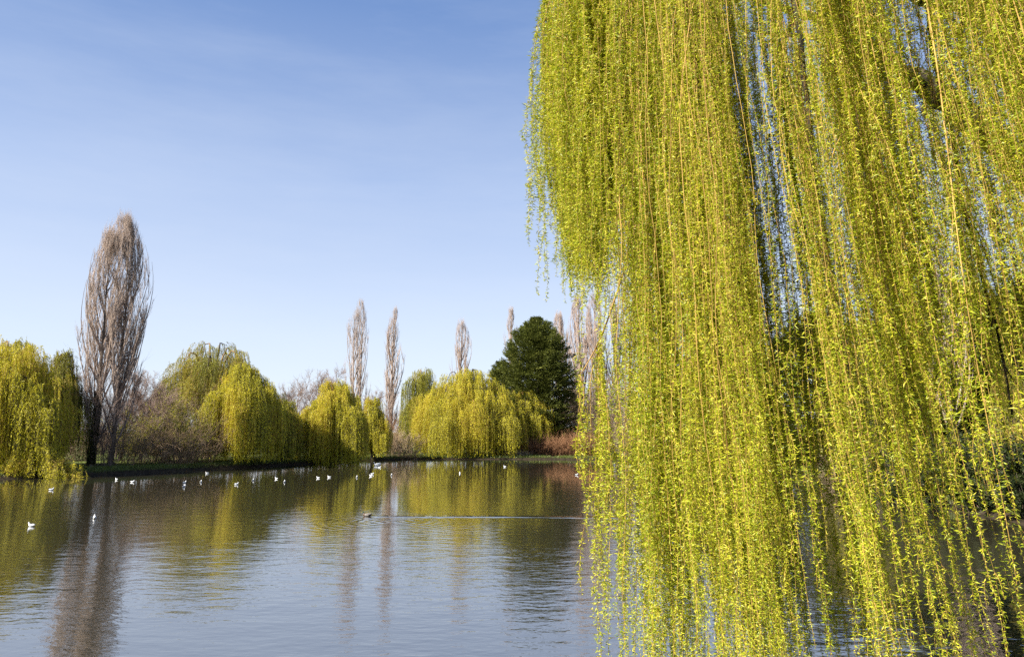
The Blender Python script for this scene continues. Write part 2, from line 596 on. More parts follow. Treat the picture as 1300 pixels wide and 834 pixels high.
def willow(label, px, top_py, D, halfw_px, seed, nb=16, ns=110, m="w_bright", skirt=0.5, dens=1.0, depth=0.8, flat=0.42, low=0.25, group="weeping willows on the far bank", bare_foot=0.0):
    rg = np.random.default_rng(seed)
    base = at(px, 500, D)
    z0 = gz(base[0], D)
    H = at(px, top_py, D)[2] - z0
    rx = halfw_px / FPX * D * 1.06
    o = np.array([base[0], D, z0])
    root = empty("willow_tree", o, label, "tree", group)
    n = 7
    th = H * 0.38
    P = np.stack([o[0] + np.cumsum(rg.normal(size=n) * 0.1), o[1] + np.cumsum(rg.normal(size=n) * 0.1), o[2] - 0.2 + np.linspace(0, th, n)], 1)
    b = MB()
    b.tubes(P[None], (0.035 * H * np.linspace(1.25, 0.7, n))[None], 10, 0.45)
    b.build("trunk", M["trunk"], root)
    ga = PI * (3 - math.sqrt(5))
    for i in range(nb):
        rr = math.sqrt((i + 0.35) / nb)
        a = i * ga + rg.uniform(-0.3, 0.3)
        hb = H * (1 - flat * rr ** 2.0) * (rg.uniform(0.80, 1.0) if i > 1 else 1.0)
        rad_ = rr * rx * rg.uniform(0.86, 1.02)
        c = np.array([o[0] + math.cos(a) * rad_, o[1] + math.sin(a) * rad_ * depth, z0 + hb])
        b = MB()
        tl = np.linspace(0, 1, 12)[:, None]
        s0 = P[-1 - rg.integers(0, 3)]
        # the limb climbs, arches over and droops at its end
        e_ = c + np.array([math.cos(a), math.sin(a) * depth, 0]) * 0.05 * rx - np.array([0, 0, 0.10 * H * (0.3 + rr)])
        mid = np.array([s0[0] * 0.45 + c[0] * 0.55, s0[1] * 0.45 + c[1] * 0.55, 2 * c[2] - 0.5 * (s0[2] + e_[2])])
        lp = (1 - tl) ** 2 * s0 + 2 * tl * (1 - tl) * mid + tl ** 2 * e_
        lp[1:-1] += rg.normal(size=(10, 3)) * 0.05
        lp[:, 2] = np.minimum(lp[:, 2], z0 + H) - 0.028 * H * tl[:, 0]
        b.tubes(lp[None], (0.010 * H * np.linspace(1, 0.2, 12))[None], 6, 0.4)
        # strands hang in locks along the outer part of the limb
        nl = max(6, int(ns * dens / 7 * 1.35 * (0.6 + 0.6 * rr) * rg.uniform(0.85, 1.15)))
        lt = 0.40 + 0.60 * rg.uniform(0, 1, nl) ** 0.8
        lk = np.stack([np.interp(lt * 11, np.arange(12), lp[:, q_]) for q_ in range(3)], 1)
        lat = rg.normal(size=(nl, 2)) * 0.13 * rx
        lk[:, :2] += lat
        lk[:, 2] += 0.03 * H
        lk[:, 2] -= np.linalg.norm(lat, axis=1) * 0.45 + rg.uniform(-0.02, 0.05, nl) * H
        lfull = rg.uniform(0, 1, nl) < skirt * (0.45 + 0.85 * rr)
        lzf = z0 + low + rg.uniform(0, 1, nl) ** 1.5 * H * 0.25
        lln = np.where(lfull, lk[:, 2] - lzf, rg.uniform(0.2, 0.55, nl) * H)
        per_lock = 7
        N = nl * per_lock
        li = np.repeat(np.arange(nl), per_lock)
        st = lk[li] + rg.normal(size=(N, 3)) * np.array([0.17, 0.17, 0.16])
        ln = lln[li] * rg.uniform(0.72, 1.06, N)
        if bare_foot:
            ln = np.minimum(ln, st[:, 2] - z0 - bare_foot * H * rg.uniform(0.75, 1.2, N))
        ln = np.clip(ln, 0.7, np.maximum(st[:, 2] - z0 - low, 0.8))
        npt = 14
        s = np.linspace(0, 1, npt)[None, :, None]
        az = a + rg.normal(size=N) * 0.9
        outd = np.stack([np.cos(az), np.sin(az) * depth, 0 * az], 1)[:, None]
        rise = 0.05 * H * rg.uniform(0, 1, (N, 1, 1))
        pth = st[:, None] + outd * (0.085 * rx * (1 - (1 - s) ** 4)) + np.array([0, 0, 1.0]) * (rise * np.sin(np.minimum(s * 6, PI)) * 0.35 - (s ** 1.15) * ln[:, None, None])
        pth[:, :, 0] += (rg.normal(size=(N, 1)) * 0.015 + 0.03) * ln[:, None] * s[0, :, 0][None]
        pth += rg.normal(size=(N, npt, 3)) * np.array([0.04, 0.04, 0.0])
        b.tubes(pth[:, ::2], np.full((N, npt // 2), 0.007), 3, 0.75)
        per = 0.085
        cnt = np.maximum((ln / per).astype(int), 4)
        idx = np.repeat(np.arange(N), cnt)
        tt = rg.uniform(0, 1, len(idx))
        f = tt * (npt - 1)
        k = np.minimum(f.astype(int), npt - 2)
        w = (f - k)[:, None]
        q = pth[idx, k] * (1 - w) + pth[idx, k + 1] * w
        q = q + rg.normal(size=q.shape) * 0.03
        tang = nrm(pth[idx, k + 1] - pth[idx, k])
        d = tang + rg.normal(size=q.shape) * 0.33
        clump = (rg.normal(size=nl)[li] * 0.18 + rg.normal(size=N) * 0.08)[idx]
        tint = np.clip(0.52 + clump + rg.normal(size=len(idx)) * 0.18, 0, 1)
        lb = MB()
        lb.leaves(q, d, rg.uniform(0.11, 0.25, len(q)), rg.uniform(0.03, 0.062, len(q)), rg, 0.08, tint)
        bo = b.build("bough", M["fg_twig"] if i % 2 else M["trunk"], root)
        lb.build("foliage", M[m], bo, smooth=False)
    return root


# ------------------------------------------------------------------ leafless broad trees and shrubs


def bare_tree(label, px, top_py, D, halfw_px, seed, m="bare", k1=12, k2=9, k3=9, k4=5, upright=0.1, group="bare trees behind the bank", name="bare_tree", tw=0.012):
    rg = np.random.default_rng(seed)
    base = at(px, 500, D)
    z0 = gz(base[0], D) - 0.05
    H = at(px, top_py, D)[2] - z0
    hw = halfw_px / FPX * D
    o = np.array([base[0], D, z0])
    root = empty(name, o, label, "tree", group)
    n = 9
    P = grow(o[None], np.array([[rg.normal() * 0.08, rg.normal() * 0.08, 1]]), np.array([H * 0.72]), n, rg, 0.02, 0.05)
    b = MB()
    b.tubes(P, taper(np.array([0.018 * H]), n, 0.12), 8, 0.45)
    b.build("trunk", M["trunk"], root)
    p1, d1, t1 = kids(P, k1, 0.22, 1.0, 0.85, rg, 0.1)
    L1 = (hw * 1.15 + 0.05 * H) * (1.15 - 0.55 * t1) * rg.uniform(0.75, 1.15, k1)
    B = grow(p1, d1, L1, 8, rg, upright, 0.10)
    for i in range(k1):
        b = MB()
        r1 = 0.007 * H * (1.2 - 0.7 * t1[i])
        b.tubes(B[i:i + 1], taper(np.array([r1]), 8, 0.15), 5, 0.4)
        p2, d2, t2 = kids(B[i:i + 1], k2, 0.2, 1.0, 0.65, rg, 0.1)
        C = grow(p2, d2, L1[i] * 0.5 * rg.uniform(0.6, 1.2, k2), 6, rg, upright * 0.8, 0.12)
        b.tubes(C, taper(np.full(k2, r1 * 0.4 + 0.004), 6, 0.25), 3, rg.uniform(0.35, 0.6, k2))
        p3, d3, t3 = kids(C, k3, 0.1, 1.0, 0.6, rg, 0.1)
        E = grow(p3, d3, L1[i] * 0.24 * rg.uniform(0.5, 1.3, len(p3)), 4, rg, 0.04, 0.12)
        b.tubes(E, taper(np.full(len(p3), tw), 4, 0.4), 3, rg.uniform(0.4, 0.8, len(p3)))
        if k4:
            p4, d4, t4 = kids(E, k4, 0.1, 1.0, 0.6, rg, 0.05)
            G = grow(p4, d4, L1[i] * 0.12 * rg.uniform(0.5, 1.3, len(p4)), 3, rg, 0.02, 0.1)
            b.tubes(G, taper(np.full(len(p4), tw * 0.75), 3, 0.4), 3, rg.uniform(0.4, 0.9, len(p4)))
        b.build("branch", M[m], root)
    return root


def shrub(label, px, top_py, D, halfw_px, seed, m="bramble", stems=60, tw=6, spread=0.9, arch=-0.06, rad=0.014, group="leafless shrubs on the far bank", name="shrub", leaf=None, nleaf=0, depth=0.8):
    rg = np.random.default_rng(seed)
    base = at(px, 500, D)
    z0 = gz(base[0], D) - 0.05
    H = at(px, top_py, D)[2] - z0
    hw = halfw_px / FPX * D
    root = empty(name, (base[0], D, z0), label, "shrub", group)
    st = np.stack([base[0] + rg.uniform(-0.75, 0.75, stems) * hw, D + rg.uniform(-0.6, 0.6, stems) * hw * depth, np.zeros(stems)], 1)
    st[:, 2] = ground(st[:, 0], st[:, 1]) - 0.05
    d = np.stack([rg.normal(size=stems) * spread * 0.6, rg.normal(size=stems) * spread * 0.6, np.ones(stems)], 1)
    ed = 1 - 0.5 * (np.abs(st[:, 0] - base[0]) / hw) ** 2
    Ln = H * ed * rg.uniform(0.7, 1.25, stems)
    A = grow(st, d, Ln, 7, rg, arch, 0.11)
    b = MB()
    b.tubes(A, taper(np.full(stems, rad * 1.4), 7, 0.4), 4, rg.uniform(0.25, 0.6, stems))
    b.build("stems", M[m], root)
    b = MB()
    p2, d2, t2 = kids(A, tw, 0.15, 1.0, 0.6, rg, 0.1)
    C = grow(p2, d2, np.repeat(Ln, tw) * 0.4 * rg.uniform(0.4, 1.2, len(p2)), 5, rg, arch * 0.6, 0.12)
    b.tubes(C, taper(np.full(len(p2), rad * 0.7), 5, 0.5), 3, rg.uniform(0.3, 0.8, len(p2)))
    p3, d3, t3 = kids(C, 5, 0.1, 1.0, 0.6, rg, 0.1)
    E = grow(p3, d3, H * 0.13 * rg.uniform(0.5, 1.4, len(p3)), 3, rg, 0, 0.12)
    b.tubes(E, taper(np.full(len(p3), rad * 0.5), 3, 0.5), 3, rg.uniform(0.3, 0.9, len(p3)))
    b.build("twigs", M[m], root)
    if leaf:
        b = MB()
        pp, dd, _ = kids(C, max(1, nleaf // len(p2)), 0.0, 1.0, 0.8, rg, 0.0)
        pp = pp + rg.normal(size=pp.shape) * 0.08
        b.leaves(pp, dd, rg.uniform(0.08, 0.2, len(pp)), rg.uniform(0.04, 0.09, len(pp)), rg, 0.1, rg.uniform(0, 1, len(pp)))
        b.build("foliage", M[leaf], root, smooth=False)
    return root


# ------------------------------------------------------------------ dense dark conifer


def conifer(label, px, top_py, D, halfw_px, seed, group=None, nclump=3400, lop=0.0, col="conifer"):
    rg = np.random.default_rng(seed)
    base = at(px, 500, D)
    z0 = gz(base[0], D)
    H = at(px, top_py, D)[2] - z0
    hw = halfw_px / FPX * D
    o = np.array([base[0], D, z0])
    root = empty("conifer_tree", o, label, "tree", group)
    b = MB()
    n = 8
    P = o + np.stack([np.zeros(n), np.zeros(n), np.linspace(-0.1, H * 0.9, n)], 1)
    b.tubes(P[None], (0.025 * H * np.linspace(1, 0.1, n))[None], 8, 0.4)
    b.build("trunk", M["trunk"], root)

    def prof(t):
        return np.interp(t, [0, 0.08, 0.25, 0.45, 0.62, 0.78, 0.9, 0.97, 1.0], [0.72, 0.88, 0.99, 1.0, 0.97, 0.82, 0.58, 0.34, 0.10])
    nbough = 40
    bt = (np.arange(nbough) + 0.5) / nbough
    bt = 0.03 + 0.94 * bt ** 1.1
    ba = np.arange(nbough) * PI * (3 - math.sqrt(5)) + rg.uniform(-0.3, 0.3, nbough)
    bscale = rg.uniform(0.76, 1.14, nbough)
    per = nclump // nbough
    for i in range(nbough):
        b = MB()
        t = np.clip(bt[i] + rg.normal(size=per) * 0.07, 0.01, 1.0)
        a = ba[i] + rg.normal(size=per) * (0.42 + 0.5 * bt[i] ** 3)
        inner = rg.uniform(0, 1, per) < 0.42
        fr = np.where(inner, rg.uniform(0.15, 0.78, per), rg.uniform(0.80, 1.04, per)) * bscale[i]
        rag = 1 + 0.07 * np.sin(3 * a + 9 * t + seed) + 0.06 * np.sin(5 * a - 17 * t + 1) + 0.05 * np.sin(9 * a + 31 * t)
        fr = np.where(rg.uniform(0, 1, per) < 0.06, fr * 1.1, fr)
        r = prof(t) * hw * fr * rag
        ca, sa = np.cos(a), np.sin(a)
        c = o + np.stack([ca * r + lop * t * hw, sa * r, t * H * 0.97], 1)
        # flat fans of spray, tips lifting
        ax = nrm(np.stack([ca, sa, 0.25 + 0.9 * t ** 2 + 0.0 * a], 1) + rg.normal(size=(per, 3)) * 0.22)
        tv = nrm(np.cross(ax, np.array([0, 0, 1.0])))
        nbl = 60
        idx = np.repeat(np.arange(per), nbl)
        al = rg.uniform(-0.9, 0.45, len(idx))[:, None]
        sp_ = rg.normal(size=(len(idx), 1)) * 0.42 * (0.75 - 0.6 * al)
        q = c[idx] + ax[idx] * al + tv[idx] * sp_ + rg.normal(size=(len(idx), 3)) * 0.09
        d = ax[idx] + tv[idx] * sp_ * 0.9 + rg.normal(size=q.shape) * 0.35
        tint = np.clip(0.45 + rg.normal(size=per)[idx] * 0.12 + rg.normal(size=len(idx)) * 0.14, 0, 1)
        b.leaves(q, d, rg.uniform(0.18, 0.42, len(idx)), rg.uniform(0.07, 0.14, len(idx)), rg, 0.1, tint)
        lim = np.stack([P[0] * 0 + o + np.array([0, 0, bt[i] * H * 0.85]), o + np.array([math.cos(ba[i]) * prof(bt[i]) * hw * 0.8, math.sin(ba[i]) * prof(bt[i]) * hw * 0.8, bt[i] * H])])
        bo = b.build("bough", M[col], root, smooth=False)
        lb = MB()
        lb.tubes(lim[None], np.array([[0.09, 0.03]]), 4, 0.4)
        lb.build("limb", M["trunk"], bo)
    return root


exec_trees = True
WG = "weeping willows on the far bank"
# --- left end of the bank
willow("yellow-green weeping willow at the left edge of the photo, hanging to the bank", 8, 430, 69, 74, 1, nb=28, ns=160, m="w_bright", skirt=0.7, depth=0.7)
willow("dark shaded willow standing between the left edge willow and the twin-stemmed poplar", 76, 446, 74, 34, 2, nb=11, ns=130, m="w_shaded", skirt=0.5)
willow("low bushy willow dipping bright branches to the water under the left edge willow", 62, 562, 67.2, 50, 3, nb=14, ns=75, m="w_bright", skirt=0.8, low=0.05, flat=0.7, depth=0.35)
poplar("tall twin-stemmed bare poplar, the largest bare tree, with an ivy-clad left stem", 134, 274, 75, 46, 4, stems=2, detail=1.35, ivy=0.33, nb=98, clear=0.03)
bare_tree("small purple-brown bare tree just left of the twin-stemmed poplar", 88, 446, 84, 26, 5, k1=14)
bare_tree("slender bare tree with thin stem just right of the twin-stemmed poplar", 160, 452, 82, 22, 6, k1=13, upright=0.2)
bare_tree("bare brown tree leaning over the brambles right of the twin-stemmed poplar", 186, 470, 86, 34, 7, k1=13)
bare_tree("spreading bare tree with dark limbs below the large olive willow", 219, 492, 84, 34, 8, k1=14, upright=0.04)
shrub("thin bare suckers sprouting round the base of the twin-stemmed poplar", 137, 490, 75.6, 22, 118, stems=60, m="bare", spread=0.25, arch=0.03, rad=0.010)
shrub("mauve-brown bramble thicket at the foot of the twin-stemmed poplar", 165, 535, 77.5, 30, 9, stems=90)
shrub("broad mauve-brown bramble thicket on the bank below the spreading bare tree", 222, 536, 81, 36, 10, stems=130)
shrub("grey-brown thicket against the left side of the tallest front willow", 262, 530, 85, 20, 11, stems=70)
shrub("sprouting thicket flecked with yellow-green leaves beside the spreading bare tree", 192, 520, 82, 26, 12, stems=50, leaf="w_green", nleaf=14000)
shrub("tall grey-brown thicket filling the gap behind the tallest front willow", 246, 500, 94, 34, 15 + 100, stems=120)
shrub("yellow-green budding bush below the large olive willow's dark limbs", 228, 518, 83.5, 26, 116, stems=70, leaf="w_green", nleaf=14000)
shrub("thicket behind the foot of the twin-stemmed poplar, left of its stems", 100, 520, 86, 34, 117, stems=110)
# --- willow group centre left
willow("large olive-green round willow behind, with dark limbs showing, right of the brambles", 268, 433, 98, 78, 13, nb=26, ns=120, m="w_shaded", skirt=0.15, bare_foot=0.42, flat=0.36)
willow("bright tiered willow in front of the large olive willow, hanging to the water", 308, 461, 88, 50, 14, nb=24, ns=160, m="w_bright", skirt=0.75, low=0.15, flat=0.34)
willow("narrow shaded willow joining the right side of the bright tiered willow", 362, 506, 94, 26, 15, nb=12, ns=130, m="w_green", skirt=0.75, low=0.15)
willow("rounded yellow willow standing left of the small drooping willow, below the first slim poplar", 424, 483, 98, 42, 16, nb=20, ns=150, m="w_bright", skirt=0.75, low=0.15, flat=0.32)
willow("small drooping willow by the water below the second slim poplar", 475, 505, 108, 25, 17, nb=11, ns=120, m="w_bright", skirt=0.7, low=0.4)
bare_tree("grey bare tree rising between the shaded willow and the rounded yellow willow", 404, 462, 118, 34, 18, k1=13)
bare_tree("faint low bare tree behind the narrow shaded willow", 372, 478, 124, 30, 19, k1=12)
poplar("slim bare poplar with an ivy patch on its stem, behind the rounded yellow willow", 452, 381, 140, 19, 20, stems=2, detail=0.9, nb=54, m="poplar", ivy=0.42)
poplar("single slim bare poplar with dark straight stem behind the small drooping willow", 497, 391, 132, 13, 21, detail=0.9, nb=42, m="poplar")
bare_tree("small bare tree at the foot of the single slim poplar", 484, 478, 128, 14, 22, k1=10)
# --- centre
willow("olive and yellow willow standing behind the widest willow's left shoulder", 538, 468, 122, 36, 23, nb=16, ns=120, m="w_green", skirt=0.35)
willow("widest bright yellow willow in the middle of the far bank", 596, 467, 116, 66, 24, nb=30, ns=170, m="w_bright", skirt=0.85, low=0.05, depth=0.6)
willow("smaller bright willow lobe in front of the dark conifer", 668, 496, 119, 32, 25, nb=14, ns=130, m="w_bright", skirt=0.4, low=1.0, bare_foot=0.2)
poplar("bare poplar peeping over the crown of the widest willow", 585, 408, 150, 14, 26, detail=0.8, nb=42, m="poplar_far")
poplar("bare poplar showing just left of the dark conifer's top", 649, 391, 158, 12, 27, detail=0.8, nb=40, m="poplar_far")
conifer("big dark green conifer, dense and rounded, behind the bright willow lobe", 683, 402, 124, 44, 28, lop=-0.04)
conifer("small dark evergreen tip showing at the left foot of the big conifer", 634, 458, 134, 18, 29, nclump=700)
shrub("pale straw-brown twiggy shrub between the small drooping willow and widest willow", 510, 548, 113, 26, 30, m="bramble", stems=90, leaf="straw", nleaf=2500)
shrub("russet hedge bush far behind the single slim poplar's foot", 508, 515, 128, 22, 31, m="dogwood", stems=80, leaf="russet", nleaf=5000)
for i, (px, tp, hw, D, lab) in enumerate([
        (638, 559, 15, 116, "red-stemmed dogwood clump peeping out under the widest willow's right edge"),
        (666, 557, 18, 117, "red-stemmed dogwood clump behind the pale dry tuft"),
        (695, 555, 20, 117, "red-stemmed dogwood clump below the dark conifer"),
        (724, 554, 20, 117, "red-stemmed dogwood clump at the conifer's right foot"),
        (754, 553, 22, 117, "red-stemmed dogwood clump half hidden by the nearest hanging willow strands")]):
    shrub(lab, px, tp, D, hw, 40 + i, m="dogwood", stems=170, tw=6, spread=0.5, arch=0.0, rad=0.013, group="red dogwood clumps", name="dogwood_shrub")
for i, (px, tp, hw, D, lab) in enumerate([
        (711, 398, 12, 150, "bare pinkish poplar close behind the conifer's right shoulder"),
        (737, 376, 14, 148, "tall bare pinkish poplar right of the conifer"),
        (757, 372, 14, 146, "bare pinkish poplar behind the arching bare willow branch"),
        (783, 384, 14, 150, "bare pinkish poplar at the left rim of the near willow curtain")]):
    poplar(lab, px, tp, D, hw * 1.3, 50 + i, detail=1.0, nb=56, m="poplar_far", clear=0.04)
for i, (px, tp, hw, D, lab) in enumerate([
        (735, 470, 30, 140, "bare brown tree right of the conifer, below the pinkish poplars"),
        (775, 455, 30, 138, "bare brown tree behind the lone hanging willow branch")]):
    bare_tree(lab, px, tp, D, hw, 60 + i, k1=13, m="bramble")
# --- right bank, glimpsed through and beyond the near willow's curtain
willow("olive willow on the far bank glimpsed through the left half of the near curtain", 880, 455, 104, 66, 70, nb=16, ns=110, m="w_shaded", skirt=0.6)
bare_tree("dark bare tree on the right bank seen through the middle of the near curtain", 965, 400, 88, 60, 71, k1=14)
conifer("broad dark evergreen behind the middle of the near curtain", 1040, 395, 74, 66, 77, nclump=1100, col="evergreen_dark")
willow("dark olive willow on the right bank seen past the curtain's right side", 1120, 400, 62, 70, 72, nb=16, ns=110, m="w_shaded", skirt=0.6)
conifer("dark evergreen on the right bank behind the gap in the near willow", 1215, 360, 52, 90, 73, nclump=1300, col="evergreen_dark")
conifer("dark evergreen cut by the right edge of the photo", 1330, 350, 46, 90, 78, nclump=1100, col="evergreen_dark")
willow("shaded willow at the right edge of the photo, drooping to the dark water", 1292, 470, 43, 46, 74, nb=10, ns=70, m="w_shaded", skirt=0.8, low=0.1)
shrub("brown thicket at the water's edge beyond the gap in the near willow", 1215, 570, 44.5, 60, 75, stems=120, rad=0.010)
shrub("brown thicket on the right bank behind the middle of the near curtain", 1090, 560, 57, 60, 79, stems=120, rad=0.010)
shrub("brown thicket on the right bank left of the evergreens", 960, 555, 78, 60, 80, stems=120)
shrub("leafless thicket on the far bank just inside the curtain's left rim", 840, 500, 104, 50, 81, stems=190)
shrub("tall brown thicket right of the dogwoods, behind the arching branch's hanging strands", 775, 490, 124, 44, 82, stems=190)
shrub("brown thicket between the dark conifer and the pinkish poplars", 730, 500, 130, 34, 83, stems=150)
poplar("dark bare trunk standing at the water beyond the right gap", 1203, 300, 46, 30, 76, detail=0.7, nb=30, ivy=0.5)

shrub("dark ivy-covered bush at the waterline in the gap right of the near curtain", 1238, 570, 38.2, 40, 84, stems=90, rad=0.009, m="bare", leaf="ivy", nleaf=60000)
shrub("dark leafy bush at the waterline by the photo's right edge", 1310, 570, 34.6, 46, 85, stems=90, rad=0.009, m="bare", leaf="ivy", nleaf=60000)
shrub("dark leafy bush at the waterline just left of the gap in the near curtain", 1165, 565, 44.0, 44, 86, stems=90, rad=0.009, m="bare", leaf="ivy", nleaf=50000)

# pale dry tuft by the water
rg = np.random.default_rng(90)
c0 = on_water(655, 582)
root = empty("reed_tuft", (c0[0], c0[1] + 0.6, gz(c0[0], c0[1] + 0.6)), "pale dry reed tuft at the water's edge under the widest willow's right side", "reeds")
b = MB()
N = 1500
q = np.stack([c0[0] + rg.normal(size=N) * 0.95, c0[1] + 0.7 + rg.normal(size=N) * 0.5, np.zeros(N)], 1)
q[:, 2] = np.maximum(ground(q[:, 0], q[:, 1]), 0) - 0.03
b.leaves(q, np.stack([rg.normal(size=N) * 0.6, rg.normal(size=N) * 0.6, np.ones(N)], 1), rg.uniform(0.4, 1.2, N), rg.uniform(0.03, 0.06, N), rg, 0.15, rg.uniform(0, 1, N))
b.build("blades", M["straw"], root, smooth=False)

# grass and undergrowth along the far bank: nobody could count it
b = MB()
bl = []
for a, c in zip(far_pts[:-1], far_pts[1:]):
    ln = np.linalg.norm(c - a)
    N = int(ln * 330)
    t = rg.uniform(0, 1, N)[:, None]
    nn = np.array([-(c - a)[1], (c - a)[0]]) / ln
    q = a + (c - a) * t + nn * (0.4 + np.abs(rg.normal(size=(N, 1))) * 2.6)
    bl.append(q)
q = np.concatenate(bl)
q = np.c_[q, ground(q[:, 0], q[:, 1]) - 0.03]
q = q[q[:, 2] > 0.1]
N = len(q)
b.leaves(q, np.stack([rg.normal(size=N) * 0.45, rg.normal(size=N) * 0.45, np.ones(N)], 1), rg.uniform(0.12, 0.42, N), rg.uniform(0.02, 0.05, N), rg, 0.2, np.clip(rg.normal(size=N) * 0.25 + 0.5, 0, 1))
tag(b.build("grass", M["grass"], smooth=False), "rough grass along the far waterline", "grass", kind="stuff")

b = MB()
N = 800
X = rg.uniform(-150, 130, N)
Y = rg.uniform(120, 175, N) - np.clip(-X - 20, 0, 60) * 0.45
hh = rg.uniform(3.5, 8.5, N)
P0 = np.stack([X, Y, ground(X, Y) - 0.1], 1)
T = grow(P0, np.stack([rg.normal(size=N) * 0.1, rg.normal(size=N) * 0.1, np.ones(N)], 1), hh, 6, rg, 0, 0.08)
b.tubes(T, taper(np.full(N, 0.1), 6, 0.2), 4, 0.4)
p2, d2, _ = kids(T, 12, 0.05, 1.0, 0.7, rg, 0.2)
C = grow(p2, d2, np.repeat(hh, 12) * 0.35 * rg.uniform(0.5, 1.2, len(p2)), 5, rg, 0.06, 0.1)
b.tubes(C, taper(np.full(len(p2), 0.03), 5, 0.3), 3, rg.uniform(0.3, 0.7, len(p2)))
p3, d3, _ = kids(C, 7, 0.1, 1.0, 0.6, rg, 0.1)
E = grow(p3, d3, rg.uniform(0.5, 1.5, len(p3)), 3, rg, 0, 0.1)
b.tubes(E, taper(np.full(len(p3), 0.016), 3, 0.4), 3, rg.uniform(0.3, 0.9, len(p3)))
tag(b.build("far_wood", M["bare"]), "far-off leafless wood behind the bank trees", "wood", kind="stuff")

# ------------------------------------------------------------------ the near weeping willow
rg = np.random.default_rng(7)
TB = np.array([10.3, 11.0, gz(10.3, 11.0) - 0.15])
near = empty("willow_tree", TB, "huge near weeping willow whose yellow-green curtain fills the right half", "tree")
tp = np.array([TB, [10.1, 11.0, 2.6], [9.6, 10.9, 4.6], [8.8, 10.8, 6.8], [8.1, 10.7, 8.8], [7.5, 10.6, 10.6], [7.2, 10.5, 12.0]])


def smooth_path(p, n):
    t = np.linspace(0, len(p) - 1, n)
    out = np.stack([np.interp(t, np.arange(len(p)), p[:, k]) for k in range(3)], 1)
    for _ in range(3):
        out[1:-1] = (out[:-2] + 2 * out[1:-1] + out[2:]) / 4
    return out


b = MB()
tpath = smooth_path(tp, 26)
rad = np.interp(np.linspace(0, 1, 26), [0, 0.08, 0.4, 1], [0.75, 0.52, 0.42, 0.16])
b.tubes(tpath[None], rad[None], 18, 0.45)
b.build("trunk", M["fg_bark"], near)

CX, CY, RR = 7.0, 10.5, 6.55
ZD = lambda r: 13.2 - 2.4 * (r / RR) ** 2
limbs = []
for i in range(13):
    a = i * 2 * PI / 13 + rg.uniform(-0.15, 0.15)
    k = rg.uniform(0.62, 0.85)
    s0 = tpath[int(rg.uniform(12, 24))]
    e = np.array([CX + math.cos(a) * RR * k, CY + math.sin(a) * RR * k, ZD(RR * k) + rg.uniform(-0.3, 0.5)])
    midp = (s0 + e) / 2 + np.array([0, 0, 1.3]) + rg.normal(size=3) * 0.35
    t = np.linspace(0, 1, 16)[:, None]
    lp = (1 - t) ** 2 * s0 + 2 * t * (1 - t) * midp + t ** 2 * e
    lp[1:-1] += rg.normal(size=(14, 3)) * 0.05
    b = MB()
    lq = smooth_path(lp, 60) + rg.normal(size=(60, 3)) * 0.012
    b.tubes(lq[None], (np.linspace(0.16, 0.025, 60) * rg.uniform(0.85, 1.15, 60))[None], 9, 0.45)
    b.build("limb", M["fg_bark"], near)
    limbs.append(lp)
LP = np.concatenate([l[5:] for l in limbs])
for i in range(9):                                    # dark inner limbs that droop inside the curtain
    a = math.atan2(-CY, -CX) + (-1.25 + 2.5 * (i + 0.5) / 9) + rg.uniform(-0.15, 0.15)
    r0_, r1_ = RR * rg.uniform(0.2, 0.35), RR * rg.uniform(0.5, 0.72)
    ca, sa = math.cos(a), math.sin(a)
    pts = np.array([[CX + ca * r0_, CY + sa * r0_, rg.uniform(10.5, 11.8)], [CX + ca * (r0_ + r1_) / 2, CY + sa * (r0_ + r1_) / 2, 11.6],
                    [CX + ca * r1_, CY + sa * r1_, 9.4], [CX + ca * (r1_ + 0.25) + 0.25, CY + sa * (r1_ + 0.25), 7.0], [CX + ca * (r1_ + 0.3) + 0.5, CY + sa * (r1_ + 0.3), rg.uniform(3.6, 5.2)]])
    lq = smooth_path(pts, 60) + np.cumsum(rg.normal(size=(60, 3)) * 0.012, 0)
    b = MB()
    b.tubes(lq[None], np.linspace(0.07, 0.008, 60)[None], 7, 0.4)
    sd0, sd1, _ = kids(lq[None], 14, 0.3, 1.0, 0.5, rg, -0.3)
    tw_ = grow(sd0, sd1, rg.uniform(0.5, 1.6, 14), 8, rg, -0.18, 0.06)
    b.tubes(tw_, taper(np.full(14, 0.009), 8, 0.3), 4, 0.5)
    b.build("limb", M["fg_bark"], near)


